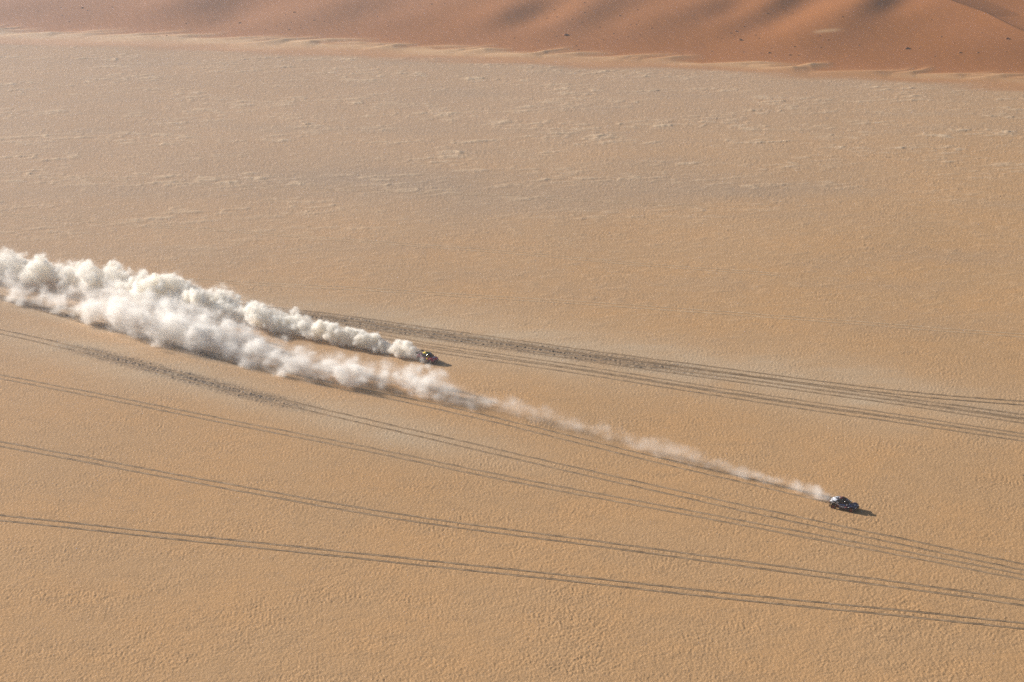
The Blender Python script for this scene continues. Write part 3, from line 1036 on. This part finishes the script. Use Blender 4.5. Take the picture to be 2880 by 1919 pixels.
def blue_car():
    px, py = ground_xy(2374, 1432)      # middle of the footprint
    hd = math.radians(-30)
    e = empty("rally_car", (float(px), float(py), 0.02), hd)
    tag(e, "dark blue rally car with silver rear body, red hood stripe and red wheels", "car", "rally cars racing across the plain")
    WB = 3.1
    # lower hull
    def sec(x, wb, ws, wt, zb, zs, zt): return (x, [(0.001, zb), (wb, zb), (ws, zs), (wt, zt), (0.001, zt + 0.02)])
    loft("body", [sec(2.25, 0.45, 0.62, 0.5, 0.55, 0.72, 0.85), sec(2.0, 0.55, 0.80, 0.68, 0.45, 0.75, 0.98), sec(1.3, 0.50, 0.62, 0.60, 0.40, 0.85, 1.08),
                  sec(0.85, 0.75, 0.98, 0.85, 0.38, 0.85, 1.12), sec(0.0, 0.80, 1.02, 0.80, 0.36, 0.9, 1.20), sec(-0.7, 0.80, 1.02, 0.80, 0.36, 0.95, 1.25),
                  sec(-1.1, 0.55, 0.62, 0.6, 0.42, 0.95, 1.25), sec(-2.0, 0.5, 0.6, 0.5, 0.55, 0.9, 1.1)], M['navy'], e)
    loft("side_skirt", [sec(0.95, 0.80, 1.03, 1.0, 0.32, 0.45, 0.56), sec(-0.85, 0.84, 1.06, 1.03, 0.32, 0.45, 0.58)], M['darkred'], e)
    # hood
    loft("hood", [sec(2.2, 0.3, 0.50, 0.42, 0.80, 0.86, 0.90), sec(1.9, 0.5, 0.74, 0.6, 0.92, 0.98, 1.04), sec(1.2, 0.5, 0.78, 0.62, 1.02, 1.08, 1.16), sec(0.85, 0.5, 0.80, 0.66, 1.08, 1.14, 1.22)], M['navy'], e, True)
    for sy, mt in ((1, 'red'), (-1, 'blue')):
        v_ = [(2.12, sy * 0.34, 0.93), (2.12, sy * 0.44, 0.915), (0.92, sy * 0.42, 1.235), (0.92, sy * 0.72, 1.20)]
        v2 = [(a, b_, c + 0.02) for a, b_, c in v_]
        poly("hood_stripe", v_ + v2, [(4, 5, 7, 6), (0, 2, 3, 1), (0, 1, 5, 4), (2, 6, 7, 3), (0, 4, 6, 2), (1, 3, 7, 5)], M[mt], e)
    box("hood_panel", (1.82, 0.0, 1.085), (0.16, 0.42, 0.02), M['white'], e, ry=0.2)
    # greenhouse
    loft("windshield", [sec(1.15, 0.55, 0.66, 0.52, 1.08, 1.15, 1.20), sec(0.45, 0.70, 0.76, 0.60, 1.12, 1.35, 1.66), sec(0.28, 0.72, 0.78, 0.58, 1.12, 1.40, 1.74)], M['glass'], e, True)
    loft("cabin", [sec(0.27, 0.74, 0.82, 0.60, 1.15, 1.35, 1.76), sec(-0.15, 0.80, 0.88, 0.62, 1.15, 1.38, 1.84), sec(-0.62, 0.84, 0.92, 0.62, 1.15, 1.40, 1.84)], M['black'], e)
    for sy in (1, -1):
        v_ = [(0.22, sy * 0.80, 1.30), (-0.50, sy * 0.90, 1.36), (-0.45, sy * 0.78, 1.62), (0.16, sy * 0.70, 1.60)]
        v2 = [(a, b_ + sy * 0.025, c) for a, b_, c in v_]
        poly("side_window", v_ + v2, [(0, 1, 2, 3), (4, 7, 6, 5), (0, 4, 5, 1), (1, 5, 6, 2), (2, 6, 7, 3), (3, 7, 4, 0)], M['glass'], e)
        # door with lettering
        v_ = [(0.72, sy * 1.0, 0.55), (-0.66, sy * 1.03, 0.55), (-0.66, sy * 0.90, 1.24), (0.35, sy * 0.86, 1.20), (0.72, sy * 0.90, 1.08)]
        v2 = [(a, b_ + sy * 0.035, c + 0.01) for a, b_, c in v_]
        dr = poly("door", v_ + v2, [(0, 1, 2, 3, 4), (9, 8, 7, 6, 5)] + [(k, (k + 1) % 5, (k + 1) % 5 + 5, k + 5) for k in range(5)], M['navy'], e)
        t_ = text_part("SAED", 0.46, (0.02, sy * 1.062, 0.80), (math.pi / 2 * 0.9, 0, math.pi if sy > 0 else 0), M['white'], dr)
        box("door_stripe", (0.02, sy * 0.995, 1.12), (1.1, 0.02, 0.13), M['blue'], dr)
        box("red_flash", (0.62, sy * 1.045, 0.86), (0.34, 0.03, 0.11), M['red'], dr)
        box("mirror", (0.78, sy * 1.02, 1.24), (0.12, 0.20, 0.12), M['white'], e, bev=0.03)
    box("light_bar", (0.40, 0, 1.80), (0.10, 0.7, 0.07), M['blue'], e, bev=0.02)
    # roof scoop, red and black
    loft("roof_scoop", [sec(0.05, 0.30, 0.38, 0.30, 1.80, 1.92, 2.0), sec(-0.35, 0.34, 0.42, 0.34, 1.80, 1.95, 2.06), sec(-0.9, 0.30, 0.40, 0.28, 1.78, 1.90, 2.0)], M['darkred'], e, True)
    box("scoop_mouth", (0.065, 0, 1.905), (0.03, 0.5, 0.13), M['black'], e)
    # silver rear body falling to the tail
    loft("rear_body", [sec(-0.63, 0.86, 1.02, 0.66, 1.05, 1.30, 1.84), sec(-1.1, 0.95, 1.12, 0.66, 1.05, 1.32, 1.84), sec(-1.6, 0.98, 1.14, 0.62, 1.10, 1.32, 1.72), sec(-2.05, 0.92, 1.06, 0.56, 1.12, 1.28, 1.52),
                       sec(-2.3, 0.8, 0.92, 0.5, 1.12, 1.22, 1.34)], M['camo'], e, True)
    loft("air_duct", [sec(-0.5, 0.20, 0.26, 0.18, 1.84, 1.94, 2.01), sec(-1.3, 0.14, 0.20, 0.10, 1.78, 1.88, 1.96), sec(-2.1, 0.04, 0.08, 0.03, 1.45, 1.52, 1.60)], M['camo'], e, True)
    box("rear_bumper", (-2.25, 0, 1.06), (0.22, 1.9, 0.14), M['black'], e, bev=0.03)
    box("front_bumper", (2.28, 0, 0.62), (0.22, 1.5, 0.24), M['black'], e, bev=0.06)
    for sy in (1, -1):
        for dz in (0,):
            box("headlight", (2.18, sy * 0.56, 0.88), (0.14, 0.36, 0.09), M['lamp'], e, rz=-sy * 0.35, bev=0.02)
        box("tail_light", (-2.33, sy * 0.70, 1.2), (0.06, 0.25, 0.08), M['red'], e)
        arch("fender", 1.52, sy * 0.60, sy * 1.14, 0.60, 0.50, 8, 160, M['navy'], e)
        arch("fender", -1.55, sy * 0.55, sy * 1.16, 0.62, 0.52, 20, 165, M['black'], e)
        box("mud_flap", (-2.18, sy * 0.85, 0.62), (0.05, 0.42, 0.62), M['black'], e, ry=0.12)
        box("mud_flap", (0.95, sy * 0.92, 0.55), (0.05, 0.32, 0.45), M['black'], e, ry=0.1)
        wheel(1.52, sy * 0.96, 0.47, 0.32, e, M['rimred'], -0.12)
        wheel(-1.55, sy * 0.96, 0.47, 0.32, e, M['rimred'])
        w_ = wheel(-0.92, sy * 0.90, 0.40, 0.24, e, M['rimred'], 0.0)
        w_.name = "spare_wheel"
        w_.location.z = 0.80
        box("side_vent", (-0.80, sy * 1.09, 1.10), (0.5, 0.03, 0.10), M['white'], e, ry=0.3)
    box("suspension_arm", (1.52, 0, 0.5), (0.12, 1.7, 0.08), M['grey'], e)
    box("suspension_arm", (-1.55, 0, 0.52), (0.12, 1.7, 0.08), M['grey'], e)
    box("antenna", (-0.2, 0.45, 2.05), (0.02, 0.02, 0.45), M['black'], e)
    return e


def red_car():
    px, py = ground_xy(1203, 1016)
    hd = math.radians(-36)
    e = empty("rally_car", (float(px), float(py), 0.02), hd)
    tag(e, "red and yellow rally car with a black rear wing driving out of thick dust", "car", "rally cars racing across the plain")
    def sec(x, wb, ws, wt, zb, zs, zt): return (x, [(0.001, zb), (wb, zb), (ws, zs), (wt, zt), (0.001, zt + 0.02)])
    loft("body", [sec(2.2, 0.5, 0.72, 0.6, 0.50, 0.70, 0.84), sec(1.95, 0.6, 0.86, 0.74, 0.42, 0.74, 0.98), sec(1.45, 0.5, 0.68, 0.66, 0.40, 0.85, 1.06), sec(0.9, 0.8, 0.98, 0.86, 0.38, 0.85, 1.12),
                  sec(-0.8, 0.8, 0.98, 0.84, 0.38, 0.9, 1.16), sec(-1.2, 0.5, 0.66, 0.62, 0.42, 0.9, 1.16), sec(-2.1, 0.6, 0.85, 0.8, 0.60, 0.9, 1.12)], M['crimson'], e)
    loft("hood", [sec(2.15, 0.4, 0.62, 0.5, 0.80, 0.87, 0.92), sec(1.85, 0.5, 0.82, 0.66, 0.92, 1.0, 1.07), sec(1.1, 0.5, 0.84, 0.68, 1.05, 1.12, 1.2)], M['crimson'], e, True)
    box("hood_panel", (1.62, 0.05, 1.125), (0.30, 0.50, 0.02), M['white'], e, ry=0.2)
    loft("windshield", [sec(1.2, 0.58, 0.72, 0.58, 1.08, 1.14, 1.2), sec(0.5, 0.72, 0.78, 0.66, 1.12, 1.35, 1.62), sec(0.32, 0.74, 0.80, 0.66, 1.12, 1.40, 1.70)], M['glass'], e, True)
    v_ = []
    box("windshield_frame", (0.34, 0, 1.735), (0.16, 1.34, 0.05), M['blue'], e, bev=0.02)
    loft("cabin", [sec(0.31, 0.78, 0.84, 0.66, 1.12, 1.35, 1.71), sec(-0.3, 0.82, 0.88, 0.68, 1.12, 1.38, 1.78), sec(-0.85, 0.80, 0.86, 0.66, 1.12, 1.38, 1.74)], M['black'], e)
    loft("roof", [sec(0.22, 0.60, 0.70, 0.62, 1.73, 1.76, 1.79), sec(-0.4, 0.62, 0.72, 0.62, 1.78, 1.81, 1.85), sec(-0.85, 0.60, 0.70, 0.60, 1.74, 1.77, 1.81)], M['yellow'], e, True)
    loft("roof_scoop", [sec(0.10, 0.24, 0.30, 0.22, 1.82, 1.88, 1.94), sec(-0.45, 0.24, 0.30, 0.22, 1.84, 1.92, 1.98)], M['black'], e, True)
    loft("rear_deck", [sec(-0.86, 0.82, 0.95, 0.66, 1.05, 1.25, 1.72), sec(-1.5, 0.86, 1.0, 0.70, 1.05, 1.25, 1.52), sec(-2.1, 0.86, 0.98, 0.74, 1.05, 1.22, 1.38)], M['pinkwhite'], e, True)
    wg = box("rear_wing", (-2.12, 0, 1.68), (0.36, 1.9, 0.05), M['black'], e, ry=-0.15, bev=0.015)
    for sy in (1, -1):
        box("wing_end_plate", (-2.08, sy * 0.97, 1.60), (0.50, 0.04, 0.34), M['black'], e)
        box("wing_strut", (-2.05, sy * 0.45, 1.52), (0.12, 0.04, 0.28), M['black'], e)
        v_ = [(0.95, sy * 0.82, 1.14), (-0.05, sy * 0.86, 1.20), (-0.05, sy * 0.76, 1.62), (0.42, sy * 0.72, 1.58)]
        v2 = [(a, b_ + sy * 0.025, c) for a, b_, c in v_]
        poly("side_window", v_ + v2, [(0, 1, 2, 3), (4, 7, 6, 5), (0, 4, 5, 1), (1, 5, 6, 2), (2, 6, 7, 3), (3, 7, 4, 0)], M['glass'], e)
        v_ = [(0.80, sy * 0.97, 0.50), (-0.70, sy * 0.97, 0.50), (-0.70, sy * 0.88, 1.18), (0.80, sy * 0.88, 1.12)]
        v2 = [(a, b_ + sy * 0.03, c + 0.01) for a, b_, c in v_]
        dr = poly("door", v_ + v2, [(0, 1, 2, 3), (4, 7, 6, 5), (0, 4, 5, 1), (1, 5, 6, 2), (2, 6, 7, 3), (3, 7, 4, 0)], M['navy'], e)
        box("yellow_panel", (0.55, sy * 1.0, 0.90), (0.42, 0.03, 0.42), M['yellow'], dr)
        box("mirror", (0.80, sy * 1.0, 1.26), (0.12, 0.18, 0.12), M['crimson'], e, bev=0.03)
        box("a_pillar_trim", (0.78, sy * 0.76, 1.42), (0.92, 0.035, 0.05), M['yellow'], e, ry=0.62)
        box("headlight", (2.12, sy * 0.62, 0.86), (0.14, 0.26, 0.10), M['lamp'], e, rz=-sy * 0.3, bev=0.02)
        box("tail_light", (-2.12, sy * 0.80, 1.12), (0.05, 0.12, 0.24), M['red'], e)
        arch("fender", 1.45, sy * 0.60, sy * 1.06, 0.56, 0.48, 5, 165, M['crimson'], e)
        arch("fender", -1.45, sy * 0.60, sy * 1.06, 0.56, 0.48, 5, 168, M['crimson'], e)
        wheel(1.45, sy * 0.90, 0.46, 0.30, e, M['grey'], -0.15)
        wheel(-1.45, sy * 0.90, 0.46, 0.30, e, M['grey'])
    box("front_bumper", (2.22, 0, 0.58), (0.22, 1.5, 0.26), M['black'], e, bev=0.06)
    box("rear_bumper", (-2.18, 0, 0.75), (0.14, 1.6, 0.22), M['crimson'], e, bev=0.04)
    return e


blue_car()
red_car()
